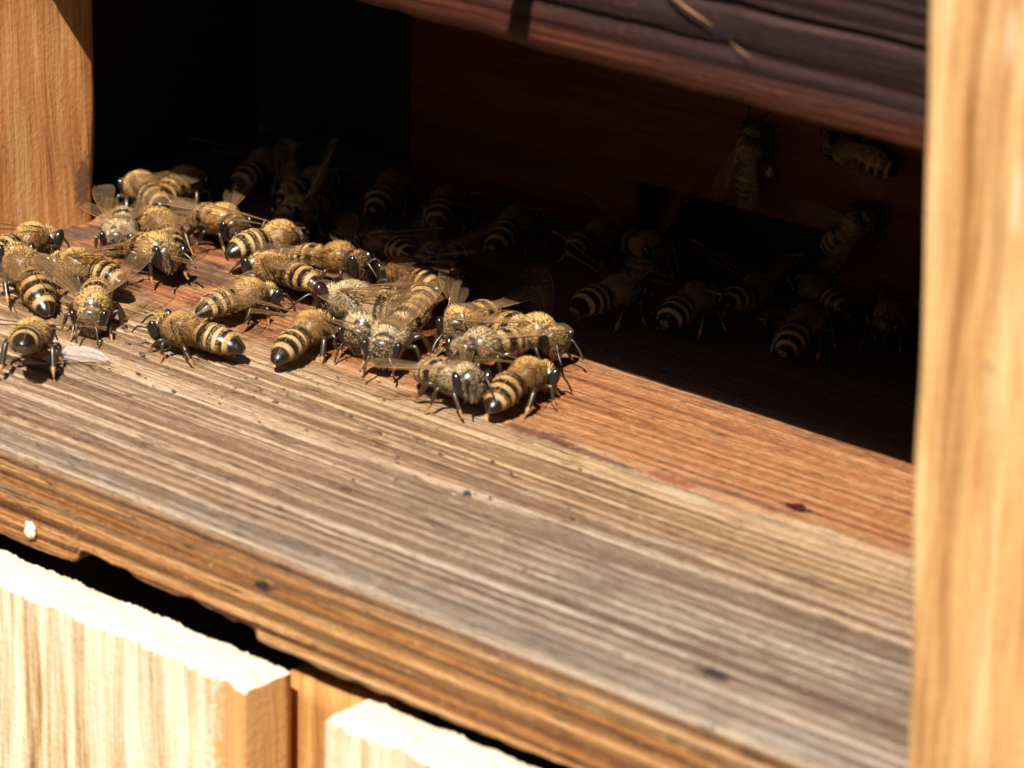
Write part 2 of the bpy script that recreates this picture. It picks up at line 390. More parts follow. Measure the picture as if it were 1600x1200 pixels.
def landing_board():
    xs = np.linspace(-16, 196, 290)
    top = np.concatenate([np.linspace(119, 75, 60), np.linspace(75, 1.9, 560)[1:]])
    # s along the profile: top (y), rounded front edge, front face, underside
    cols = []
    for xi in xs:
        zb = -13.2 + float(.35 * (vnoise(xi * .09, 0, 5) - .5) + .9 * (fbm(xi * .35, 2.2, 8, 3) - .5))
        n1 = sstep(68.2, 68.6, xi) * (1 - sstep(98.2, 99.3, xi))
        zb += n1 * (1.6 + .6 * float(vnoise(xi * .25, 3, 6)) - .5 * float(sstep(78, 90, xi)))
        ang = np.linspace(0, math.pi / 2, 7)
        ey, ez = 1.9 - 1.9 * np.sin(ang), -1.9 + 1.9 * np.cos(ang)
        fz = np.linspace(-1.9, zb + .4, 75)[1:]
        prof = [np.stack([top, np.zeros_like(top)], 1), np.stack([ey, ez], 1)[1:], np.stack([np.zeros_like(fz), fz], 1),
                np.array([[.3, zb], [3.0, zb + .1], [8.0, -13.0], [119, -13.0]])]
        cols.append(np.concatenate(prof))
    Pf = np.array(cols)                      # nx, ns, 2
    nx, ns = Pf.shape[:2]
    across = np.where(np.arange(ns)[None, :] < len(top) + 3, Pf[..., 0], Pf[..., 1])
    X = np.repeat(xs[:, None], ns, 1)
    wv = (fbm(X * .005, across * .05, 3, 2) - .5) * 1.4
    q = across + wv
    ph = q * .47 + (fbm(X * .002 + 3, q * .13, 13, 2) - .5) * 3.2
    fr = ph - np.floor(ph)
    r1 = sstep(.05, .85, fr) ** 2 * (1 - sstep(.90, 1.0, fr))
    ph2 = q * 1.45 + (fbm(X * .003 + 9, q * .3, 15, 2) - .5) * 1.6
    f2 = ph2 - np.floor(ph2)
    r2 = sstep(.1, .8, f2) ** 2 * (1 - sstep(.85, 1.0, f2)) * sstep(.3, .65, fbm(X * .01, q * .25, 19, 2))
    ring = np.clip(.85 * r1 * (.55 + .7 * fbm(X * .012, q * .3, 23, 2)) + .38 * r2, 0, 1)
    ring *= .6 + .8 * fbm(X * .22, q * 2.5, 29, 3)
    grey_zone = 1 - sstep(32, 46, across)
    amp = .30 * grey_zone + .10
    amp = np.where(across < -.5, .26, amp)
    h = (ring - .35) * amp * 1.5 + (fbm(X * .008, q * .9, 21, 2) - .5) * 1.3 * amp + (fbm(X * .035, q * 2.6, 31, 2) - .5) * amp * 1.1 + (fbm(X * .25, across * .25, 41, 2) - .5) * .16
    ring = ring * (.45 + .55 * grey_zone)
    h += -.18 * np.exp(-((across - 46.6 - (fbm(X * .05, X * 0, 51, 2) - .5) * 3) / .35) ** 2) * sstep(.35, .6, vnoise(X * .07, 0, 61))
    idx = np.arange(ns)[None, :]
    t = np.clip((idx - (len(top) - 1)) / 7.0, 0, 1)
    under = idx >= ns - 4
    h = np.where(under, 0, h)
    Y = Pf[..., 0] - h * np.sin(t * math.pi / 2)
    Z = Pf[..., 1] + h * np.cos(t * math.pi / 2)
    Y = Y + np.where(idx >= len(top), (fbm(X * .06, Pf[..., 1] * .1, 71, 2) - .5) * .5, 0)
    V = np.stack([X, Y, Z], -1).reshape(-1, 3)
    F = grid_faces(nx, ns).tolist()
    F += [[i for i in range(ns)], [(nx - 1) * ns + i for i in range(ns)][::-1]]
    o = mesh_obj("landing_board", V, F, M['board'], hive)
    at = o.data.attributes.new("ring", 'FLOAT', 'POINT')
    at.data.foreach_set("value", ring.astype(np.float32).ravel())
    return o
lb = landing_board()
lb['label'] = "weathered landing plank, grey in front, red-brown at the back"

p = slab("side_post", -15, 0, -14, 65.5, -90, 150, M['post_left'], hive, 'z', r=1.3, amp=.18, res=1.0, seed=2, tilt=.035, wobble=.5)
p['label'] = "amber side post crossed by a slanting shadow"
p = slab("side_post", 187.2, 222, -2, 66, -90, 150, M['post_right'], hive, 'z', r=1.2, amp=.35, res=.7, seed=5, tilt=-.043, wobble=.5)
p['label'] = "blurred blond side post at the picture's edge"

def upper_board():
    """Dark front board over the opening; its lower edge throws the shadow line on the landing board."""
    xs = np.linspace(.6, 186.2, 190)
    zs = np.concatenate([[-.05, .0, .15, .45, .9], np.linspace(1.4, 46, 230)])
    X, Zq = np.meshgrid(xs, zs, indexing='ij')
    low = 51.4 - .021 * (X - 105) + (fbm(X * .22, X * 0, 3, 3) - .5) * .45
    bow = 9.0 * sstep(88, 14, X)
    lip = -1.0 * np.clip(1 - Zq / .9, 0, 1) ** 2
    groove = -(.55 * np.exp(-((Zq - 5.6 - (fbm(X * .02, X * 0, 8, 2) - .5) * 1.2) / .5) ** 2) + .75 * np.exp(-((Zq - 10.2 - (fbm(X * .02, X * 0, 9, 2) - .5)) / .45) ** 2)
               + .5 * np.exp(-((Zq - 13.9) / .5) ** 2) + .8 * np.exp(-((Zq - 18.5) / .6) ** 2) + .6 * np.exp(-((Zq - 25) / .6) ** 2))
    rid = (fbm(X * .010, Zq * .9 + fbm(X * .015, Zq * .1, 5, 2) * .4, 12, 3) - .5) * .55 + (fbm(X * .05, Zq * 3.0, 17, 2) - .5) * .16
    Y = 34.7 + bow - (lip + groove + rid)
    V = np.stack([X, Y, low + Zq], -1).reshape(-1, 3)
    nx, nz = X.shape
    back = V.copy(); back[:, 1] = np.maximum(52, 0) + np.repeat(bow[:, 0], nz)
    V = np.concatenate([V, back])
    F = grid_faces(nx, nz)[:, ::-1].tolist() + (grid_faces(nx, nz) + nx * nz).tolist()
    N = nx * nz
    for i in range(nx - 1):
        a, b = i * nz, (i + 1) * nz
        F.append([a, b, b + N, a + N]); F.append([a + nz - 1, a + nz - 1 + N, b + nz - 1 + N, b + nz - 1])
    F.append(list(range(nz)) + [N + k for k in range(nz)][::-1])
    F.append(([(nx - 1) * nz + k for k in range(nz)] + [N + (nx - 1) * nz + k for k in range(nz)][::-1])[::-1])
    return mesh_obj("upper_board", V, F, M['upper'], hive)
ub = upper_board()
ub['label'] = "dark stained board closing the top of the opening"

def entrance_wall():
    """Back wall with the low flight slot cut into its foot."""
    y0, y1 = 115.0, 125.0
    V, F = [], []
    def bx(*a):
        v, f = box_mesh(*a)
        k = len(V)
        V.extend(v); F.extend([tuple(i + k for i in q) for q in f])
    bx(16.5, 61, y0, y1, -.4, 110); bx(61, 97, y0, y1, 8.6, 110); bx(97, 206, y0, y1, -.4, 110)
    return mesh_obj("entrance_wall", V, F, M['inner'], hive, False)
ew = entrance_wall()
ew['label'] = "red-brown inner wall with the flight slot"
def boxpart(name, a, mat):
    v, f = box_mesh(*a)
    return mesh_obj(name, v, f, mat, hive, False)
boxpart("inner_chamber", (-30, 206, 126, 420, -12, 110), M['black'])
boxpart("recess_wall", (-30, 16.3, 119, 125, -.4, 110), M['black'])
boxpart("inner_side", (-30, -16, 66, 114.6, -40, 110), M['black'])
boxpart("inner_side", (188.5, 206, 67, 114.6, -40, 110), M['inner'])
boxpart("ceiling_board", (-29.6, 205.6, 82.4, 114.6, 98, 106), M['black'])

boxpart("roof_board", (-60, 260, 31, 440, 104, 118), M['roof'])
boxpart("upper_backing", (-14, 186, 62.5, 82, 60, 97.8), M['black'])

def slat(x0, x1, z1, seed, mats):
    """Vertical cladding slat: front face with raised grain, a chewed pale top end."""
    y0, y1 = -9.0, -1.2
    xs = np.linspace(x0, x1, int((x1 - x0) * 5))
    zb = np.concatenate([np.linspace(-480, -80, 12), np.linspace(-80, 0, 60)[1:]])
    V, F, fm = [], [], []
    # cross-section ring: front (many points), right side, back, left side
    ring = [(x, 0) for x in xs] + [(x1, t) for t in np.linspace(0, 1, 8)[1:]] + [(x0, t) for t in np.linspace(1, 0, 8)[:-1]]
    rg = np.array(ring); n = len(rg)
    nz = len(zb)
    Xr = np.repeat(rg[None, :, 0], nz, 0); Tr = np.repeat(rg[None, :, 1], nz, 0)
    def top(x, t):
        e = np.minimum(x - x0, x1 - x)
        return z1 + (fbm(x * .30, t * 2 + x * 0, seed, 4) - .5) * .8 + (fbm(x * 1.9, t * 2.5 + x * 0, seed + 3, 3) - .5) * .8 - 1.25 * t - .7 * (1 - t) ** 5 - 1.0 * np.clip(1 - e / 1.6, 0, 1) ** 2 * (1 - t)
    edge = np.minimum(rg[:, 0] - x0, x1 - rg[:, 0])
    topz = top(rg[:, 0], rg[:, 1])
    Z = zb[:, None] + topz[None, :]
    def front(x, z):
        return (fbm(x * .45, z * .010, seed + 5, 4) - .5) * .8
    rnd = .7 * np.clip(1 - edge / 1.2, 0, 1) ** 2
    Y = y0 + (y1 - y0) * Tr - front(Xr, Z) * (Tr < .01) + rnd[None, :] * (Tr < .01)
    V = np.stack([Xr, Y, Z], -1).reshape(-1, 3)
    F = grid_faces(nz, n, True)[:, ::-1].tolist(); fm = [0] * len(F)
    nf = len(xs); rows = 14
    base = len(V)
    tt = np.repeat(np.linspace(0, 1, rows)[:, None], nf, 1); xx = np.repeat(xs[None, :], rows, 0)
    zz = top(xx, tt)
    e = np.minimum(xx - x0, x1 - xx)
    yy = y0 + (y1 - y0) * tt - (front(xx, zz) - .7 * np.clip(1 - e / 1.2, 0, 1) ** 2) * (1 - tt) ** 3
    V = np.concatenate([V, np.stack([xx, yy, zz], -1).reshape(-1, 3)])
    cf = (grid_faces(rows, nf) + base).tolist()
    F += cf; fm += [1] * len(cf)
    return mesh_obj("cladding_slat", V, F, mats, hive, True, fmat=fm)
for (x0, x1, zt, sd) in ((-12, 51, -13.4, 4), (54.5, 105.4, -13.1, 1), (117.4, 168, -12.4, 2), (176, 222, -12.8, 3)):
    slat(x0, x1, zt, sd, [M['slat'], M['end']])
boxpart("lower_panel", (-15, 206, 9, 60, -500, -13.6), M['black'])  # black colour stands in for the shade between landing board and slats
for x0 in (102.4,):
    slab("batten", x0, x0 + 14.5, 1.2, 8.6, -480, -16.2, M['panel'], hive, 'z', r=.5, seed=x0)
boxpart("back_panel", (-30, 206, 60.4, 420, -520, -13.2), M['panel'])

# ------------------------------------------------------------------ bee materials
def body_material(drone=False):
    g = G("drone_body" if drone else "bee_body")
    uv = g.n("TexCoord", out=2)
    u, v, _ = g.xyz(uv)
    P = g.n("VectorMath", {0: g.n("TexCoord", out=3), 1: (1000,) * 3}, operation='MULTIPLY')
    nz = g.noise(P, 3.0, 3)
    nf = g.noise(P, 9.0, 2)
    uu = g.math('ADD', u, g.math('MULTIPLY', g.math('SUBTRACT', nf, .5), .030))
    dk, tn = (.012, .007, .004), (.47, .31, .135)
    # u = 0 at the tail, 1 at the face; abdomen spans 0 .. .5
    st = [(0, dk), (.098, dk), (.115, tn), (.145, tn), (.155, dk), (.207, dk), (.217, tn), (.25, tn), (.26, dk), (.308, dk), (.318, tn), (.35, tn),
          (.36, dk), (.44, (.022, .012, .006)), (.452, tn), (.50, (.34, .21, .08)), (.515, (.20, .12, .05)), (.72, (.20, .12, .05)), (.75, (.07, .05, .03)), (.84, (.04, .028, .018)), (.90, (.06, .042, .026)), (1, (.05, .034, .02))]
    if drone:
        tn2 = (.34, .22, .11)
        st = [(0, dk), (.05, dk), (.07, tn2), (.12, (.05, .03, .015)), (.2, (.04, .025, .012)), (.22, tn2), (.26, (.06, .035, .018)), (.33, (.05, .03, .015)),
              (.35, tn2), (.5, (.3, .19, .09)), (.52, (.2, .13, .06)), (.74, (.16, .11, .06)), (.78, (.5, .42, .3)), (1, (.5, .42, .3))]
    rn0 = g.t.nodes.new('ShaderNodeObjectInfo').outputs['Random']
    uu = g.math('ADD', uu, g.math('MULTIPLY', g.math('MULTIPLY', g.math('SUBTRACT', rn0, .5), .05), g.step(u, .40, .25)))
    col = g.ramp(uu, st)
    rnd = g.n("ObjectInfo", out=5) if False else g.t.nodes.new("ShaderNodeObjectInfo").outputs["Random"]
    col = g.mix(g.math('MULTIPLY', rnd, .55), col, (.75, .62, .5), 'MULTIPLY')
    # belly plates: dull tan-grey
    d = g.math('ABSOLUTE', g.math('SUBTRACT', v, .5))
    belly = g.math('MULTIPLY', g.step(d, .22, .12), g.step(u, .5, .44))
    col = g.mix(g.math('MULTIPLY', belly, .65), col, (.20, .135, .065))
    col = g.mix(g.math('MULTIPLY', nz, .35), col, (.02, .012, .008))
    lum = g.n("RGBToBW", {0: col})
    rough = g.math('ADD', .27, g.math('MULTIPLY', g.step(lum, .03, .2), .4))
    bp = g.bump(nf, .15, .15)
    return g.finish(Base_Color=col, Roughness=rough, Normal=bp, Specular_IOR_Level=.55)

def simple(name, col, rough, spec=.5, scale=2000.0, var=.3, **kw):
    g = G(name)
    n = g.noise(g.n("TexCoord", out=3), scale, 2)
    if 'fur' in name: var = .08
    c = g.mix(n, [q * (1 - var) for q in col], [q * (1 + var) for q in col])
    if 'fur' in name:
        rnd = g.t.nodes.new("ShaderNodeObjectInfo").outputs["Random"]
        c = g.mix(g.math('MULTIPLY', rnd, .6), c, (.78, .66, .5), 'MULTIPLY')
    return g.finish(Base_Color=c, Roughness=rough, Specular_IOR_Level=spec, **kw)

def wing_material():
    g = G("wing_membrane")
    n = g.noise(g.n("TexCoord", out=3), 900.0, 3)
    col = g.mix(n, (.30, .17, .07), (.46, .32, .19))
    bp = g.bump(n, .35, .35)
    b = g.t.nodes.new("ShaderNodeBsdfPrincipled")
    g.t.links.new(col, b.inputs["Base Color"]); g.t.links.new(bp, b.inputs["Normal"])
    b.inputs["Roughness"].default_value = .10
    b.inputs["Specular IOR Level"].default_value = .8
    tr = g.n("BsdfTransparent", {0: (.96, .91, .82, 1)})
    mx = g.n("MixShader", {0: .13, 1: tr, 2: b.outputs[0]})
    g.t.links.new(mx, g.out.inputs[0])
    return g.m

M['bee'] = body_material()
M['drone'] = body_material(True)
M['fur'] = simple("golden_fur", (.88, .56, .22), .7, .25)
M['fur_pale'] = simple("pale_fur", (.86, .66, .40), .7, .25)
M['fur_brown'] = simple("rust_fur", (.66, .36, .12), .7, .25)
M['eye'] = simple("dark_eye", (.012, .009, .008), .18, .6)
M['eye_red'] = simple("maroon_eye", (.022, .006, .005), .15, .6)
M['leg'] = simple("dark_leg", (.035, .02, .010), .3, .5)
M['tarsus'] = simple("amber_foot", (.26, .115, .03), .4, .5)
M['wing'] = wing_material()
M['vein'] = simple("wing_vein", (.17, .085, .03), .4, .5)
M['pollen'] = simple("yellow_pollen", (.42, .30, .11), .9, .1)

# ------------------------------------------------------------------ bee anatomy (millimetres, head to +x, thorax centre at the origin)
SEC = np.array([  # x, z centre, half width, half height
    (4.10, -.75, .05, .05), (4.02, -.70, .55, .70), (3.85, -.58, 1.10, 1.25), (3.55, -.48, 1.60, 1.70), (3.2, -.42, 1.80, 1.88), (2.8, -.36, 1.72, 1.78),
    (2.45, -.30, 1.30, 1.35), (2.22, -.24, .75, .80), (2.05, -.15, .55, .62), (1.85, -.05, 1.0, 1.0), (1.5, .0, 1.60, 1.50), (.9, .05, 1.98, 1.85),
    (.1, .05, 2.08, 1.95), (-.7, .0, 1.95, 1.82), (-1.4, -.1, 1.45, 1.40), (-1.85, -.2, .85, .85), (-2.1, -.25, .50, .52), (-2.28, -.25, .85, .9),
    (-2.6, -.2, 1.45, 1.45), (-3.1, -.15, 1.85, 1.75), (-3.9, -.12, 2.08, 1.92), (-4.9, -.12, 2.12, 1.95), (-5.9, -.15, 2.0, 1.82), (-6.8, -.22, 1.70, 1.52),
    (-7.6, -.32, 1.32, 1.16), (-8.15, -.42, 1.02, .90), (-8.55, -.5, .68, .58), (-8.75, -.53, .10, .10)])
SEC[:, 2:] *= np.where(SEC[:, :1] > -2.2, .90, .84)
SEC_D = SEC.copy()
SEC_D[:, 2] = np.where(SEC[:, 0] < -2.2, SEC[:, 2] * 1.12, SEC[:, 2]); SEC_D[:, 3] = np.where(SEC[:, 0] < -2.2, SEC[:, 3] * 1.1, SEC[:, 3])
NU, NV = 96, 28
TERG = [-3.95, -5.05, -6.05, -6.95, -7.7]

class Pose:
    """Bends rest points: abdomen about the waist, head about the neck, then pitch and lift."""
    def __init__(s, pitch, droop, lift, twist=0.0, hdip=0.0, hyaw=0.0, roll=0.0, scale=1.0):
        s.p, s.d, s.lift, s.tw, s.hd, s.hy, s.r, s.sc = R_(pitch), R_(droop), lift, R_(twist), R_(hdip), R_(hyaw), R_(roll), scale
    def __call__(s, P, rot_only=False):
        P = np.array(P, float).reshape(-1, 3).copy()
        x = P[:, 0].copy()
        # abdomen, progressive bend
        m = x < -2.0
        k = np.clip((-2.0 - x[m]) / 3.0, 0, 1)
        an = s.d * (.35 + .65 * k) * np.clip((-2.0 - x[m]) / .4, 0, 1)
        dx, z = x[m] + 2.1, P[m, 2] + .25
        P[m, 0] = -2.1 + dx * np.cos(an) - z * np.sin(an)
        P[m, 2] = -.25 + dx * np.sin(an) + z * np.cos(an)
        at = s.tw * np.clip((-2.0 - x[m]) / 1.5, 0, 1)
        dx, y = P[m, 0] + 2.1, P[m, 1].copy()
        P[m, 0] = -2.1 + dx * np.cos(at) - y * np.sin(at)
        P[m, 1] = dx * np.sin(at) + y * np.cos(at)
        h = x > 1.95
        k = np.clip((x[h] - 1.95) / .3, 0, 1)
        an = -s.hd * k
        dx, z = P[h, 0] - 2.0, P[h, 2] + .15
        P[h, 0] = 2.0 + dx * np.cos(an) - z * np.sin(an)
        P[h, 2] = -.15 + dx * np.sin(an) + z * np.cos(an)
        an = s.hy * k
        dx, y = P[h, 0] - 2.0, P[h, 1].copy()
        P[h, 0] = 2.0 + dx * np.cos(an) - y * np.sin(an)
        P[h, 1] = dx * np.sin(an) + y * np.cos(an)
        y, z = P[:, 1].copy(), P[:, 2].copy()
        P[:, 1], P[:, 2] = y * math.cos(s.r) - z * math.sin(s.r), y * math.sin(s.r) + z * math.cos(s.r)
        x, z = P[:, 0].copy(), P[:, 2].copy()
        P[:, 0], P[:, 2] = x * math.cos(s.p) - z * math.sin(s.p), x * math.sin(s.p) + z * math.cos(s.p)
        P[:, 2] += s.lift
        return P * s.sc

def body_surface(sec):
    t = np.linspace(0, 1, NU)
    ti = np.linspace(0, 1, len(sec))
    S = np.stack([np.interp(t, ti, sec[:, k]) for k in range(4)], 1)
    for _ in range(2):
        S[1:-1] = (S[:-2] + 2 * S[1:-1] + S[2:]) / 4
    an = np.linspace(0, 2 * math.pi, NV, endpoint=False)      # 0 = top
    X = np.repeat(S[:, 0][:, None], NV, 1)
    w, hh = S[:, 2][:, None], S[:, 3][:, None]
    # overlapping abdominal plates: each swells towards its hind edge
    saw = np.zeros(NU)
    for a, b in zip([-2.5] + TERG, TERG + [-8.8]):
        m = (S[:, 0] <= a) & (S[:, 0] > b)
        saw[m] = (a - S[m, 0]) / (a - b)
    k = (1 + .05 * (saw - .5) * (S[:, 0] < -2.6))[:, None]
    Y = w * np.sin(an)[None, :] * k
    Z = S[:, 1][:, None] + hh * np.cos(an)[None, :] * k
    # flatter belly; face narrowing to the jaws
    Z = np.where((np.cos(an)[None, :] < 0) & (X < -2.3), S[:, 1][:, None] + (Z - S[:, 1][:, None]) * .86, Z)
    head = np.clip((X - 2.3) / .4, 0, 1)
    low = np.clip(-np.cos(an)[None, :], 0, 1)
    Y = Y * (1 - head * low * .58)
    Z = Z - head * low * .35
    V = np.stack([X, Y, Z], -1)
    U_ = np.stack([(X + 8.75) / 12.85, np.repeat(an[None, :] / (2 * math.pi), NU, 0)], -1)
    return V, U_
BODY = body_surface(SEC)
BODY_D = body_surface(SEC_D)
BF = grid_faces(NU, NV, True)

def tube(pts, rad, n=7, squash=None):
    pts = np.array(pts, float)
    rad = np.array(rad, float)
    t = np.gradient(pts, axis=0)
    t /= np.linalg.norm(t, axis=1)[:, None] + 1e-9
    ref = np.array([0.13, .21, 1.0])
    a = np.cross(t, ref); a /= np.linalg.norm(a, axis=1)[:, None] + 1e-9
    b = np.cross(a, t)
    an = np.linspace(0, 2 * math.pi, n, endpoint=False)
    V = pts[:, None, :] + rad[:, None, None] * (np.cos(an)[None, :, None] * a[:, None, :] + np.sin(an)[None, :, None] * b[:, None, :])
    F = grid_faces(len(pts), n, True).tolist()
    F += [list(range(n))[::-1], list(range((len(pts) - 1) * n, len(pts) * n))]
    return V.reshape(-1, 3), F

def smooth_path(keys, rads, per=4):
    keys, rads = np.array(keys, float), np.array(rads, float)
    P, Rr = [], []
    for i in range(len(keys) - 1):
        for k in range(per):
            t = k / per
            P.append(keys[i] * (1 - t) + keys[i + 1] * t)
            bulge = math.sin(t * math.pi) * .12 * max(rads[i], rads[i + 1])
            Rr.append(rads[i] * (1 - t) + rads[i + 1] * t + bulge)
    P.append(keys[-1]); Rr.append(rads[-1])
    P = np.array(P)
    P[1:-1] = P[1:-1] * .6 + (P[:-2] + P[2:]) * .2
    return P, Rr

def ellipsoid(c, r, rot=None, n=14, m=10):
    th = np.linspace(0, math.pi, m); ph = np.linspace(0, 2 * math.pi, n, endpoint=False)
    T, Pp = np.meshgrid(th, ph, indexing='ij')
    V = np.stack([np.sin(T) * np.cos(Pp) * r[0], np.sin(T) * np.sin(Pp) * r[1], np.cos(T) * r[2]], -1).reshape(-1, 3)
    if rot is not None: V = V @ np.array(rot).T
    return V + np.array(c), grid_faces(m, n, True)

WS = np.array([0, .08, .2, .4, .6, .78, .9, .97, 1.0])
WW = {'fore': np.array([.25, .6, 1.1, 1.9, 2.7, 3.05, 2.6, 1.5, .25]), 'hind': np.array([.25, .7, 1.3, 1.85, 2.0, 1.75, 1.3, .7, .15])}
def wing(kind, side, spread, rise, chord, pose):
    L = {'fore': 9.2, 'hind': 6.3}[kind]
    s = np.linspace(0, 1, 22); c = np.linspace(0, 1, 8)
    S, C = np.meshgrid(s, c, indexing='ij')
    W = np.interp(S, WS, WW[kind])
    lead = .55 * np.sin(S * math.pi) * .6 - .9 * S ** 6
    X = S * L
    Y = lead - W * C
    Z = .22 * np.sin(C * 5 + S * 2) * S + .15 * np.sin(S * 3.0) - .12 * C * S
    V = np.stack([X, Y, Z], -1).reshape(-1, 3)
    F = grid_faces(22, 8).tolist(); fm = [0] * len(F)
    def at(si, ci):
        w = np.interp(si, WS, WW[kind])
        return np.array([si * L, .55 * math.sin(si * math.pi) * .6 - .9 * si ** 6 - w * ci, .22 * math.sin(ci * 5 + si * 2) * si + .15 * math.sin(si * 3) - .12 * ci * si + .015])
    veins = [([at(q, .02) for q in np.linspace(0, .97, 12)], .06), ([at(q, .30 + .12 * q) for q in np.linspace(0, .85, 9)], .035), ([at(q, .62) for q in np.linspace(.02, .7, 8)], .03),
             ([at(.45, .06), at(.5, .36)], .025), ([at(.6, .42), at(.56, .64), at(.5, .98)], .025), ([at(.75, .06), at(.72, .4)], .025), ([at(.35, .33), at(.33, .62)], .025)]
    if kind == 'hind': veins = veins[:3]
    k = len(V); Vs = [V]
    for pts, r in veins:
        v, f = tube(pts, [r] * len(pts), 4)
        Vs.append(v); F += [[q + k for q in ff] for ff in f]; fm += [1] * len(f); k += len(v)
    V = np.concatenate(Vs)
    # chord roll, then length direction: backwards and out
    ch = R_(chord); y, z = V[:, 1].copy(), V[:, 2].copy()
    V[:, 1], V[:, 2] = y * math.cos(ch) - z * math.sin(ch), y * math.sin(ch) + z * math.cos(ch)
    ri = R_(rise); x, z = V[:, 0].copy(), V[:, 2].copy()
    V[:, 0], V[:, 2] = x * math.cos(ri) - z * math.sin(ri), x * math.sin(ri) + z * math.cos(ri)
    sp = R_(spread)
    # leading edge outwards: +y local -> out
    x, y = V[:, 0].copy(), V[:, 1].copy()
    bx = -x * math.cos(sp) + y * math.sin(sp)
    by = x * math.sin(sp) + y * math.cos(sp)
    V[:, 0], V[:, 1] = bx, by * side
    off = (.55, 1.35 * side, 1.25) if kind == 'fore' else (-.35, 1.35 * side, 1.05)
    V = V + np.array(off)
    q = Pose(math.degrees(pose.p), 0, pose.lift, 0, 0, 0, math.degrees(pose.r), pose.sc)
    return q(V), F, fm

def fur(rng, surf, pose, spec):
    """Hair blades on the body: spec = list of (x range, angle half-range from the top, count, length, lean back, width, keep chance by height)."""
    V0, _ = surf
    P0 = pose(V0.reshape(-1, 3)).reshape(NU, NV, 3)
    dN = np.cross(np.roll(P0, -1, 1) - np.roll(P0, 1, 1), np.gradient(P0, axis=0))
    dN /= np.linalg.norm(dN, axis=2)[..., None] + 1e-12
    cen = P0.mean(1, keepdims=True)
    sg = np.sign(((P0 - cen) * dN).sum(2, keepdims=True)); sg[sg == 0] = 1
    dN = dN * sg
    xs = V0[:, 0, 0]
    AV, AF, AN, k = [], [], [], 0
    back = pose(np.array([[-1., 0, 0], [0, 0, 0]])); back = back[0] - back[1]; back /= np.linalg.norm(back)
    for (xa, xb, half, cnt, ln, lean, wd) in spec:
        x = rng.uniform(min(xa, xb), max(xa, xb), cnt)
        u = np.interp(-x, -xs, np.arange(NU))
        a = rng.uniform(-half, half, cnt) / (2 * math.pi) * NV
        iu, ia = np.clip(u.astype(int), 0, NU - 2), np.floor(a).astype(int)
        fu, fa = (u - iu)[:, None], (a - ia)[:, None]
        def bil(A):
            i0, i1 = ia % NV, (ia + 1) % NV
            return (A[iu, i0] * (1 - fa) + A[iu, i1] * fa) * (1 - fu) + (A[iu + 1, i0] * (1 - fa) + A[iu + 1, i1] * fa) * fu
        p, n = bil(P0), bil(dN)
        n /= np.linalg.norm(n, axis=1)[:, None]
        d = n + back * lean + rng.normal(0, .13, (cnt, 3))
        d /= np.linalg.norm(d, axis=1)[:, None]
        L = (ln * rng.uniform(.5, 1.1, cnt) * pose.sc)[:, None]
        side = np.cross(d, rng.normal(0, 1, (cnt, 3))); side /= np.linalg.norm(side, axis=1)[:, None]
        w = wd * pose.sc
        mid = p + d * L * .55 + n * 0
        tip = p + d * L + back * L * .25 * lean - np.array([0, 0, 1]) * L * .12
        base = p - n * .03
        AV += [np.stack([base - side * w / 2, base + side * w / 2, mid + side * w * .4, mid - side * w * .4, tip], 1).reshape(-1, 3)]
        nn = n * .8 + d * .2
        AN += [np.repeat(nn, 5, 0)]
        o = k + np.arange(cnt) * 5
        AF += np.stack([o, o + 1, o + 2, o + 3], 1).tolist() + np.stack([o + 3, o + 2, o + 4], 1).tolist()
        k += cnt * 5
    return np.concatenate(AV), AF, np.concatenate(AN)

FUR = [(1.75, -1.8, 2.7, 9500, .50, .55, .028), (2.9, 2.1, 2.6, 1000, .50, -.2, .03), (4.02, 3.5, 2.9, 1300, .26, -.05, .034), (3.5, 2.6, 2.4, 700, .30, -.1, .03), (-2.3, -2.8, 2.8, 1000, .50, .8, .032),
       (-3.70, -4.0, 2.3, 520, .26, 1.5, .034), (-4.8, -5.1, 2.4, 520, .26, 1.5, .034), (-5.8, -6.1, 2.5, 450, .25, 1.5, .034), (-6.7, -7.0, 2.5, 360, .22, 1.5, .034),
       (-2.5, -7.6, 3.14, 500, .28, 1.2, .03)]

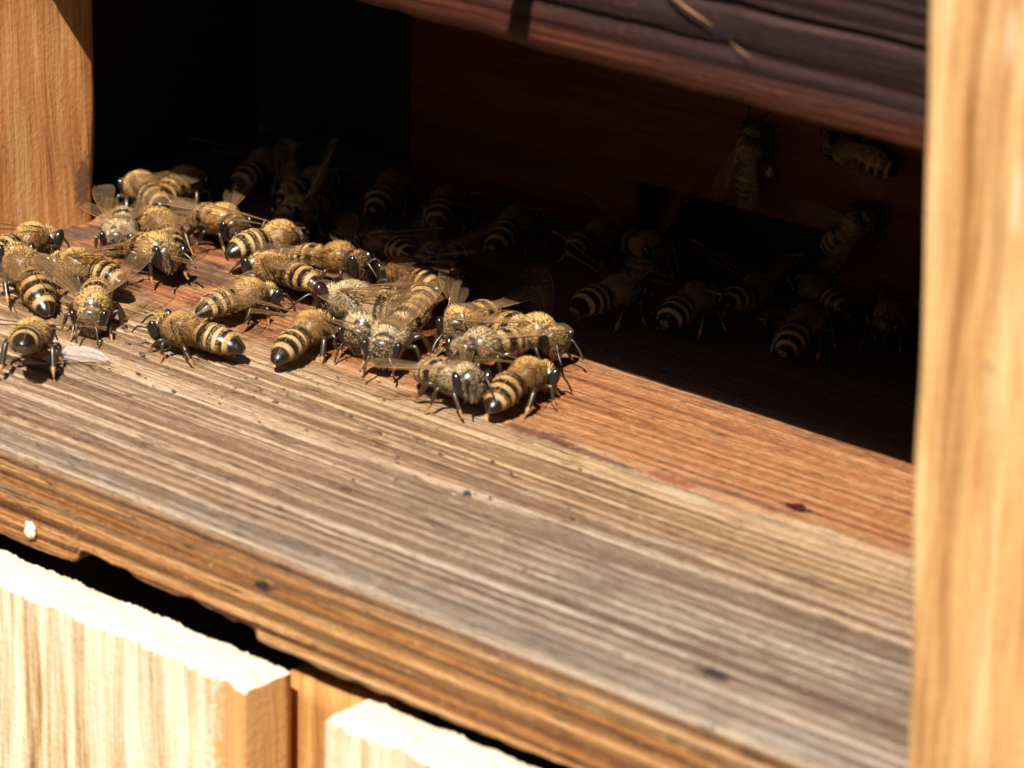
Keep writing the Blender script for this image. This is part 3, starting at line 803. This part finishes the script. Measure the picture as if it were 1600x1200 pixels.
def make_bee(name, label, group, loc, yaw, z0=0.0, pitch=0, scale=1.05, droop=6, seed=0, wings=(35, 12), wings2=None, drone=False, furm='fur', bald=False,
             hdip=8, hyaw=0, twist=0, roll=0, upvec=None, pollen=False, hairs=1.0, cat="bee", legspread=1.0):
    rng = np.random.default_rng(seed + 100)
    S = scale * .97 * float(rng.uniform(.95, 1.03))   # mm -> real mm
    root = thing(name, label, cat, (loc[0], loc[1], z0 * MM if upvec is None else loc[2]), group)
    if upvec is None:
        root.rotation_euler = (0, 0, R_(yaw))
        if upvec is None: root.location.z = z0 * S * .001
    else:                                       # walking up the back wall: local z = out of the wall
        zax = Vector(upvec).normalized(); base = Vector((1, 0, 0))
        yax0 = zax.cross(base)
        xax = base * math.cos(R_(yaw)) + yax0 * math.sin(R_(yaw))
        yax = zax.cross(xax)
        root.rotation_euler = Matrix((xax, yax, zax)).transposed().to_euler()
    lift = 3.1
    if not hyaw: hyaw = float(rng.uniform(-14, 14))
    if not twist: twist = float(rng.uniform(-9, 9))
    if not roll: roll = float(rng.uniform(-6, 6))
    hdip = hdip + float(rng.uniform(-6, 8))
    pose = Pose(pitch, droop, lift, twist, hdip, hyaw, roll, S)
    surf = BODY_D if drone else BODY
    st, wd_ = float(rng.uniform(.90, 1.07)), float(rng.uniform(.94, 1.05))
    sv = surf[0].copy()
    ab = sv[..., 0] < -2.2
    sv[..., 1] = np.where(ab, sv[..., 1] * wd_, sv[..., 1])
    sv[..., 0] = np.where(ab, -2.2 + (sv[..., 0] + 2.2) * st, sv[..., 0])
    surf = (sv, surf[1])
    tail_x = lambda q: q if q > -2.2 else -2.2 + (q + 2.2) * st
    V = pose(surf[0].reshape(-1, 3))
    F = BF.tolist() + [list(range(NV)), list(range((NU - 1) * NV, NU * NV))[::-1]]
    mesh_obj("body", V, F, M['drone' if drone else 'bee'], root, True, uv=surf[1].reshape(-1, 2), scale=.001)
    # fur
    sp = []
    for (xa, xb, half, cnt, ln, lean, wd) in FUR:
        c = int(cnt * hairs)
        if bald and xa == 1.75:
            sp += [(1.75, 1.25, 2.4, int(c * .25), ln, lean, wd), (-1.0, -1.8, 2.4, int(c * .3), ln, lean, wd)]
            continue
        sp.append((tail_x(xa), tail_x(xb), half, c, ln * (1.25 if drone else 1), lean, wd))
    fv, ff, fn = fur(rng, surf, pose, sp)
    if bald:                                    # bare shield on the back, hair only round its sides
        fv2, ff2, fn2 = [], [], []
        e = fur(rng, surf, pose, [(1.3, -1.1, 2.6, int(7000 * hairs), .55, .35, .025)])
        top = pose(np.array([[.2, 0, 1.9]]))[0]
        idx = np.arange(len(e[0]) // 5)
        keep = np.linalg.norm((e[0].reshape(-1, 5, 3)[:, 0] - top), axis=1) > 1.55 * S
        kk = idx[keep]; o0 = len(fv)
        ev = e[0].reshape(-1, 5, 3)[kk].reshape(-1, 3); en = e[2].reshape(-1, 5, 3)[kk].reshape(-1, 3)
        o = o0 + np.arange(len(kk)) * 5
        fv = np.concatenate([fv, ev]); fn = np.concatenate([fn, en])
        ff = ff + np.stack([o, o + 1, o + 2, o + 3], 1).tolist() + np.stack([o + 3, o + 2, o + 4], 1).tolist()
    mesh_obj("fur", fv, ff, M[furm], root, True, normals=fn, scale=.001)
    # eyes, antennae
    for s in (1, -1):
        a = R_(14) * s
        rot = np.array([[1, 0, 0], [0, math.cos(a), math.sin(a)], [0, -math.sin(a), math.cos(a)]])
        c, r = ((3.12, 1.12 * s, .15), (.86, 1.0, 1.75)) if drone else ((3.14, 1.52 * s, -.20), (.80, .56, 1.42))
        v, f = ellipsoid(c, r, rot)
        mesh_obj("eye", pose(v), f, M['eye_red' if drone else 'eye'], root, True, scale=.001)
        j = rng.normal(0, .18, 3)
        keys = [(3.9, .32 * s, -.35), (4.35, .75 * s, .25 + j[0]), (4.75, 1.05 * s, .45 + j[0]), (5.6, 1.35 * s + j[1], -.15 + j[2]), (6.5, 1.45 * s + j[1] * 1.5, -1.0 + j[2])]
        P, Rr = smooth_path(keys, [.13, .10, .12, .12, .10])
        v, f = tube(P, Rr, 6)
        mesh_obj("antenna", pose(v), f, M['leg'], root, True, scale=.001)
    # legs: hips ride on the posed body, feet stand at z = 0
    for s in (1, -1):
        for kk, (hip, knee, ank, foot) in enumerate((((1.2, .8, -1.25), (2.3, 1.9, -.9), (2.9, 2.3, -2.4), (3.6, 2.6, -3.1)),
                                                     ((.2, 1.0, -1.4), (.5, 2.9, -.7), (.2, 3.5, -2.3), (-.1, 4.3, -3.1)),
                                                     ((-.9, .95, -1.35), (-2.0, 2.5, -.45), (-3.3, 3.0, -2.2), (-4.4, 3.4, -3.1)))):
            j = rng.normal(0, .28, 3) * legspread
            H = pose([(hip[0], hip[1] * s, hip[2])])[0]
            Kn = pose([(knee[0] + j[0] * .5, knee[1] * s, knee[2] + j[2] * .5)])[0]
            Ft = np.array([(foot[0] + j[0]) * S, (foot[1] * .86 + j[1]) * s * S, .10 * S])
            An = np.array([(ank[0] + j[0] * .8) * S, (ank[1] * .9 + j[1] * .7) * s * S, .75 * S])
            hind = kk == 2
            P, Rr = smooth_path([H, Kn, An, (An + Ft) / 2 * [1, 1, .55], Ft], np.array([.22, .25 if not hind else .29, .19 if not hind else .33, .12, .08]) * S, 5)
            v, f = tube(P, Rr, 7)
            n = 7
            fm = [0 if i // n < 10 else 1 for i in range(len(f) - 2)] + [0, 1]
            lg = mesh_obj("leg", v, f, [M['leg'], M['tarsus']], root, True, fmat=fm, scale=.001)
            if pollen and hind:
                c = Kn * .35 + An * .65 + np.array([0, .2 * s, .1]) * S
                v, f = ellipsoid(c, np.array((.95, .6, .7)) * S, None, 12, 9)
                v = v + (np.array([fbm(v[:, 0] * 4, v[:, 1] * 4 + v[:, 2] * 3, 5, 2)]).T - .5) * .25
                mesh_obj("pollen_pellet", v, f, M['pollen'], root, True, scale=.001)
    # wings
    wl = wings; wr = wings2 or wings
    for s, (spd, rise) in ((1, wl), (-1, wr)):
        ja = rng.normal(0, 3)
        for kind, da, dz in (('fore', 0, 0), ('hind', -9, -4)):
            v, f, fm = wing(kind, s, spd + da + ja, rise + dz, -14, pose)
            mesh_obj("fore_wing" if kind == 'fore' else "hind_wing", v, f, [M['wing'], M['vein']], root, True, fmat=fm, scale=.001)
    return root

# ------------------------------------------------------------------ the bees: x, y, stand height, heading, pitch, size, abdomen droop
LIT = "honeybees crowding the sunlit landing board"
DIM = "honeybees in the shade of the entrance"

BEES = [
 # name, label, group, (x, y), yaw, stand, pitch, size, droop, options
 ("honeybee", "striped bee at the foot of the amber post, outermost of the crowd on that side", LIT, (8.6, 45.7), 100, 0, -6, 1.05, 12, dict(wings=(30, 10))),
 ("honeybee", "bee seen from behind in front of the amber post, amber wings folded, tail tip shining", LIT, (18.6, 35.5), 154, .7, 10, 1.07, 9, dict(wings=(22, 6))),
 ("honeybee", "bee facing outward with a furry collar, tucked into the corner beside the post foot", LIT, (13.3, 58.1), 309, 0, 0, 1.05, 5, dict(wings=(25, 8), bald=True, furm='fur_pale', hdip=20)),
 ("honeybee", "side-on bee with wings laid along its back and head towards the amber post", LIT, (22.4, 42.1), 186, .5, -2, 1.05, 6, dict(wings=(12, 14), wings2=(14, 14))),
 ("honeybee", "bee with a glossy black tail tip, climbing across a golden-furred neighbour near the post", LIT, (26.5, 52.8), 341, 1.0, 6, 1.05, 16, dict(wings=(50, 18))),
 ("honeybee", "golden-furred bee half hidden behind the bee that climbs across it", LIT, (16.5, 62.6), 156, .2, 3, 1.06, 12, dict(wings=(30, 10))),
 ("honeybee", "bee deep in the corner behind the post with only its banded tail in the sun", LIT, (5.1, 78.4), 113, .4, -6, 1.05, 12, dict(wings=(14, 0))),
 ("honeybee", "bee standing tall with drooping banded abdomen, at the shadow edge near the post", LIT, (23.2, 68.6), 345, 1.0, 3, 1.05, 20, dict(wings=(48, 8), hdip=15)),
 ("honeybee", "banded bee heading into the dark between the tall-standing bee and the cream-banded one", LIT, (33.5, 69.6), 90, .5, -6, 1.05, 8, dict(wings=(52, 10))),
 ("honeybee", "bee with broad cream bands lying side-on across the back of a buried bee", LIT, (48.3, 65.9), 2, 1.6, 7, 1.05, 6, dict(wings=(55, 10), wings2=(62, 4), furm='fur_brown')),
 ("honeybee", "bee buried beneath the cream-banded bee, just face and amber legs showing", LIT, (41.1, 60.6), 170, 0, -4, 1.02, 1, dict(wings=(25, 4))),
 ("honeybee", "banded bee with a glinting wing held low, by itself on the dark red strip", LIT, (46.4, 50.8), 88, 0, -6, 1.05, 9, dict(wings=(48, 12), wings2=(38, -4))),
 ("honeybee", "side-on bee at the edge of the red strip, in full view to its tail", LIT, (50.1, 35.1), 186, 0, 0, 1.05, 4, dict(wings=(48, 22), wings2=(55, 26), furm='fur')),
 ("honeybee", "bee seen from behind with a raised amber wing, just in front of the drone", LIT, (61.4, 47.0), 113, 0, -1, 1.05, 8, dict(wings=(66, 16), wings2=(50, 8))),
 ("honeybee", "bee facing out of the hive with both wings spread in a V", LIT, (35.4, 33.0), 314, 0, -1, 1.05, 4, dict(wings=(46, 14), hdip=18)),
 ("honeybee", "lone bee at the front corner seen from behind with its black tail tip towards us", LIT, (41.1, 17.6), 131, .9, -13, 1.05, -4, dict(wings=(60, 4))),
 ("drone_bee", "big pale drone with a maroon eye in the middle of the crowd", LIT, (61.6, 54.6), 176, .8, -6, 1.25, 2, dict(drone=True, furm='fur_pale', wings=(14, 8), wings2=(16, 6), hdip=2)),
 ("honeybee", "bee facing outward with a thick furry ruff, pressed below the drone", LIT, (65.7, 52.6), 303, 0, 1, 1.05, 0, dict(wings=(50, 2), bald=True, furm='fur_pale', hdip=25)),
 ("honeybee", "dark bald-backed bee facing outward with glassy wings folded over its abdomen", LIT, (73.4, 49.6), 289, 1.0, -8, 1.06, -2, dict(wings=(14, 8), bald=True, furm='fur_pale', hdip=12)),
 ("honeybee", "bee heading for the shade behind the bald-backed bee, ginger fur and a bright wing showing", LIT, (62.9, 69.7), 112, .5, -5, 1.05, 7, dict(wings=(25, 12), furm='fur')),
 ("honeybee", "bee with a glossy black eye and bald back, wings trailing towards the shadow edge", LIT, (76.1, 60.6), 287, 1.0, 6, 1.05, 6, dict(wings=(40, 10), hdip=15, hyaw=15, bald=True)),
 ("honeybee", "furry bee with a large dark eye, lying head-out between the bald-backed bees", LIT, (84.5, 54.3), 270, 1.2, 8, 1.05, 3, dict(wings=(42, 6), furm='fur_pale')),
 ("honeybee", "bee at the shadow line with its head in the dark and a brown wing raised", LIT, (84.8, 64.7), 354, .6, 4, 1.05, 7, dict(wings=(45, 22), wings2=(65, 2), furm='fur')),
 ("honeybee", "frontmost bald-backed bee with wings swept back, head against its neighbour's tail", LIT, (88.7, 45.0), 349, .6, 10, 1.05, 3, dict(wings=(38, 8), wings2=(48, 0), bald=True, furm='fur_pale', hdip=4, hyaw=-22)),
 ("honeybee", "curled bee with a golden ruff and dark banded tail, foremost at the bare red wood", LIT, (93.6, 52.6), 96, .3, -4, 1.0, 12, dict(wings=(30, 14), furm='fur', twist=10, hyaw=-20)),
 ("honeybee", "bee peering out above the drone's back with a shiny eye and pale feelers", LIT, (58.0, 68.9), 160, 1.0, -6, 1.05, -2, dict(wings=(28, 8), furm='fur_brown')),
 ("honeybee", "dim brown bee stretched out in the shade just behind the cream-banded bee", DIM, (46.0, 77.0), 166, .8, -8, 1.05, -1, dict(wings=(25, 8), furm='fur_brown')),
 ("honeybee", "shaded bee with a brown wing, behind the bee with the shiny eye", DIM, (55.1, 78.0), 281, .8, 8, 1.05, 3, dict(wings=(40, 16), furm='fur_brown')),
 ("honeybee", "faint bee seen from behind, first of the two side by side below the reddish wall", DIM, (26.4, 100.3), 117, 0, -3, 1.05, 9, dict()),
 ("honeybee", "faint bee seen from behind, second of the two side by side below the reddish wall", DIM, (36.6, 101.4), 116, 0, -3, 1.05, 9, dict()),
 ("honeybee", "shadowy bee farther in, above the upright amber wing of another bee", DIM, (17.0, 93.8), 101, 0, -4, 1.05, 9, dict()),
 ("honeybee", "shaded bee with a ring of pale fur, alone in the dark middle of the floor", DIM, (50.9, 100.1), 111, 0, -3, 1.05, 9, dict()),
 ("honeybee", "dim bee with a row of pale side bands in front of the flight slot corner", DIM, (63.1, 104.0), 100, 0, -4, 1.05, 3, dict()),
 ("honeybee", "shaded bee fanning pale wings below the flight slot corner", DIM, (72.7, 103.2), 331, .3, 8, 1.05, 6, dict(wings=(70, 40))),
 ("honeybee", "shaded bee with four lit tail bands, closest to the shadow line past the crowd", DIM, (82.5, 84.2), 94, .6, -7, 1.05, 6, dict(wings=(45, 30))),
 ("honeybee", "large-looking shaded bee with a shiny dark tail, standing on long legs in mid shadow", DIM, (92.0, 88.7), 98, .8, -6, 1.05, 11, dict(wings=(40, 14))),
 ("honeybee", "dim bee right behind the one on long legs, wings lifted", DIM, (93.5, 100.5), 105, 0, -6, 1.05, 0, dict(wings=(55, 30))),
 ("honeybee", "shaded bee walking away with an orange collar, all alone on the dark floor", DIM, (106.8, 93.4), 110, .3, 1, 1.05, 8, dict(wings=(24, 6))),
 ("honeybee", "yellowish dim bee beside the blond post, farther from us of the two there", DIM, (99.7, 105.5), 153, 0, -4, 1.05, 4, dict()),
 ("honeybee", "dim bee facing outward with a shining eye, half cut off by the blond post", DIM, (113.3, 103.7), 284, 0, 2, 1.05, 6, dict()),
 ("honeybee", "bee in the dark behind the post's corner with mauve glinting wings", DIM, (0.8, 73.6), 153, 0, -6, 1.05, 6, dict(wings=(8, -4))),
 ("honeybee", "faint bee farthest back in the corner with a bluish wing", DIM, (5.2, 94.8), 115, 0, -1, 1.05, 6, dict(wings=(50, 18))),
 ("honeybee", "shaded bee whose amber wings stand upright beside the cream-banded bee", DIM, (25.7, 81.2), 287, .5, 8, 1.05, 7, dict(wings=(58, 58), wings2=(40, 50))),
]
for i, (nm, lab, grp, loc, yaw, z0, pit, sc, dr, kw) in enumerate(BEES):
    make_bee(nm, lab, grp, loc, yaw, z0, pit, sc, dr, seed=i, hairs=1.0 if grp == LIT else .5, **kw)
WALLB = "honeybees walking on the inner wall"
for i, (lab, x, z, yaw, kw) in enumerate((
    ("bee on the inner wall with pale yellow pollen loads on both hind legs", 82.8, 18.6, 83, dict(pollen=True, wings=(20, 8))),
    ("dim bee on the inner wall close under the upper board's edge", 99.0, 21.6, 172, dict(wings=(22, 8))),
    ("dim bee on the inner wall with greyish wings hanging open above the flight slot", 101.0, 11.6, 40, dict(wings=(52, 10), wings2=(28, 22))))):
    make_bee("honeybee", lab, WALLB, (x, 114.9, z), yaw, 0, 0, .86, 4, seed=60 + i, hairs=.5, upvec=(0, -1, 0), **kw)

# ------------------------------------------------------------------ small things lying about
def lump(name, label, cat, c, r, mat, seed, amp=.35, group=None, n=18, m=12):
    v, f = ellipsoid((0, 0, 0), (1, 1, 1), None, n, m)
    k = 1 + amp * (fbm(v[:, 0] * 2.2 + 7, v[:, 1] * 2.2 + v[:, 2] * 1.7 + 5, seed, 3) - .5) * 2
    v = v * k[:, None] * np.array(r)
    o = mesh_obj(name, v, f, mat)
    o.location = Vector(c) * U
    o['label'] = label; o['category'] = cat
    if group: o['group'] = group
    return o
M['crumb'] = plain("tan_crumb", (.47, .31, .135), .8, .4, 5)
M['wax'] = plain("cream_wax", (.82, .74, .52), .5, .1, 4)
M['resin'] = plain("dark_red_resin", (.05, .008, .008), .12, .3, 2)
M['amber'] = plain("amber_sliver", (.62, .30, .09), .5, .3, 1.5)
M['grit'] = plain("dark_grit", (.085, .055, .042), .7, .5, 3)
M['bead'] = plain("dark_bead", (.03, .035, .04), .08, .3, 2)
M['straw'] = plain("dry_straw", (.22, .11, .06), .6, .2, 2)
M['strap'] = plain("black_strip", (.004, .003, .003), .6, .3, 2)
lump("wax_flake", "white crumb of wax stuck on the front edge of the landing board", "wax", (60.6, -.5, -10.6), (.95, .22, .8), M['wax'], 3, .95)
lump("resin_drop", "dark red glossy drop of resin on the bare red-brown wood", "resin", (138.4, 48.7, .25), (1.4, .55, .3), M['resin'], 5, .7)
lump("liquid_bead", "tiny dark shiny bead in the middle of the grey board", "bead", (108.6, 24.5, .45), (.5, .5, .5), M['bead'], 6, .08)
v, f = tube([(127.4, 33.9, 61.5), (130.6, 33.7, 60.2), (133.9, 33.9, 58.9)], [.12, .16, .04], 6)
o = mesh_obj("straw_splinter", v, f, M['straw']); o['label'] = "long thin straw-coloured splinter clinging to the dark upper board"; o['category'] = "splinter"
v, f = tube([(136.2, 34.0, 57.6), (137.6, 33.9, 57.0), (139.0, 34.0, 56.4)], [.04, .08, .03], 6)
o = mesh_obj("straw_splinter", v, f, M['straw']); o['label'] = "short straw-coloured splinter on the dark upper board below the long one"; o['category'] = "splinter"
# dry blade of grass hanging off the roof; its shadow curves over the upper board
ts = np.linspace(0, 1, 18)
V, F = [], []
for t in ts:
    p = np.array([106.0 - 1.2 * math.sin(t * 2.2) + 3.4 * t, 34.5, 52.6 + 9.5 * t]) + np.array(SUN) * (46 + 3 * t) / 1.0
    if t > .85: p = p + np.array([1.5, 8, 2]) * (t - .85) / .15
    w = 1.55 - .25 * t
    V += [p + [-w, 0, 0], p + [w, 0, 0], p + [w, .35, .2], p + [-w, .35, .2]]
e = np.array([119.0, 31.5, 103.7])
V += [e + [-1, 0, 0], e + [1, 0, 0], e + [1, .35, .2], e + [-1, .35, .2]]
for i in range(18):
    for k in range(4):
        a, b = i * 4 + k, i * 4 + (k + 1) % 4
        F.append((a, b, b + 4, a + 4))
F += [(3, 2, 1, 0), (72, 73, 74, 75)]
o = mesh_obj("grass_blade", V, F, M['straw']); o['label'] = "dry grass blade hanging from the roof, its curved shadow crossing the dark upper board"; o['category'] = "grass blade"
# added still wing, stands in for a fanning bee's blurred wing
pz = Pose(0, 0, 0, 0, 0, 0, 0, 1.0)
M['wing_pale'] = wing_material(); M['wing_pale'].name = "pale_wing_membrane"
nd = [q for q in M['wing_pale'].node_tree.nodes if q.type == 'MIX' and q.blend_type == 'MIX'][0]
nd.inputs[6].default_value = (.62, .58, .60, 1); nd.inputs[7].default_value = (.80, .77, .80, 1)
wv, wf, wm = wing('fore', 1, 0, 0, 0, pz)
nd2 = [q for q in M['wing_pale'].node_tree.nodes if q.type == 'MIX_SHADER'][0]
nd2.inputs[0].default_value = .30
wv = wv - wv.mean(0)
a = R_(0); wv = np.stack([wv[:, 0] * math.cos(a) - wv[:, 1] * math.sin(a), wv[:, 0] * math.sin(a) + wv[:, 1] * math.cos(a), wv[:, 2] + .35], 1)
o = mesh_obj("wing_standin", wv * [.72, 2.5, 1], wf, [M['wing_pale'], M['wing_pale']], None, True, fmat=wm, scale=.001)
o.location = Vector((42.5, 24.0, .3)) * U
o['label'] = "pale see-through wing lying on the tan wood in front of the bee facing out"; o['category'] = "wing"
# grit and droppings
rng = np.random.default_rng(5)
V, F, k = [], [], 0
for i in range(150):
    if i < 250: x, y = rng.normal(66, 26), rng.normal(31, 9)
    elif i < 330: x, y = rng.uniform(20, 95), rng.uniform(44, 62)
    else: x, y = rng.uniform(20, 165), rng.uniform(4, 64)
    if y < 2 or y > 66: continue
    r = rng.uniform(.07, .22) * (1 if rng.random() < .85 else 1.5)
    v, f = ellipsoid((0, 0, 0), (r * rng.uniform(1.0, 2.6), r, r * .45), None, 7, 5)
    v = v + rng.normal(0, r * .15, v.shape)
    V.append(v + np.array([x, y, .12])); F += [[q + k for q in ff] for ff in f.tolist()]; k += len(v)
o = mesh_obj("grit", np.concatenate(V), F, M['grit']); o['kind'] = 'stuff'; o['label'] = "dark grit and droppings scattered over the landing board"; o['category'] = "grit"
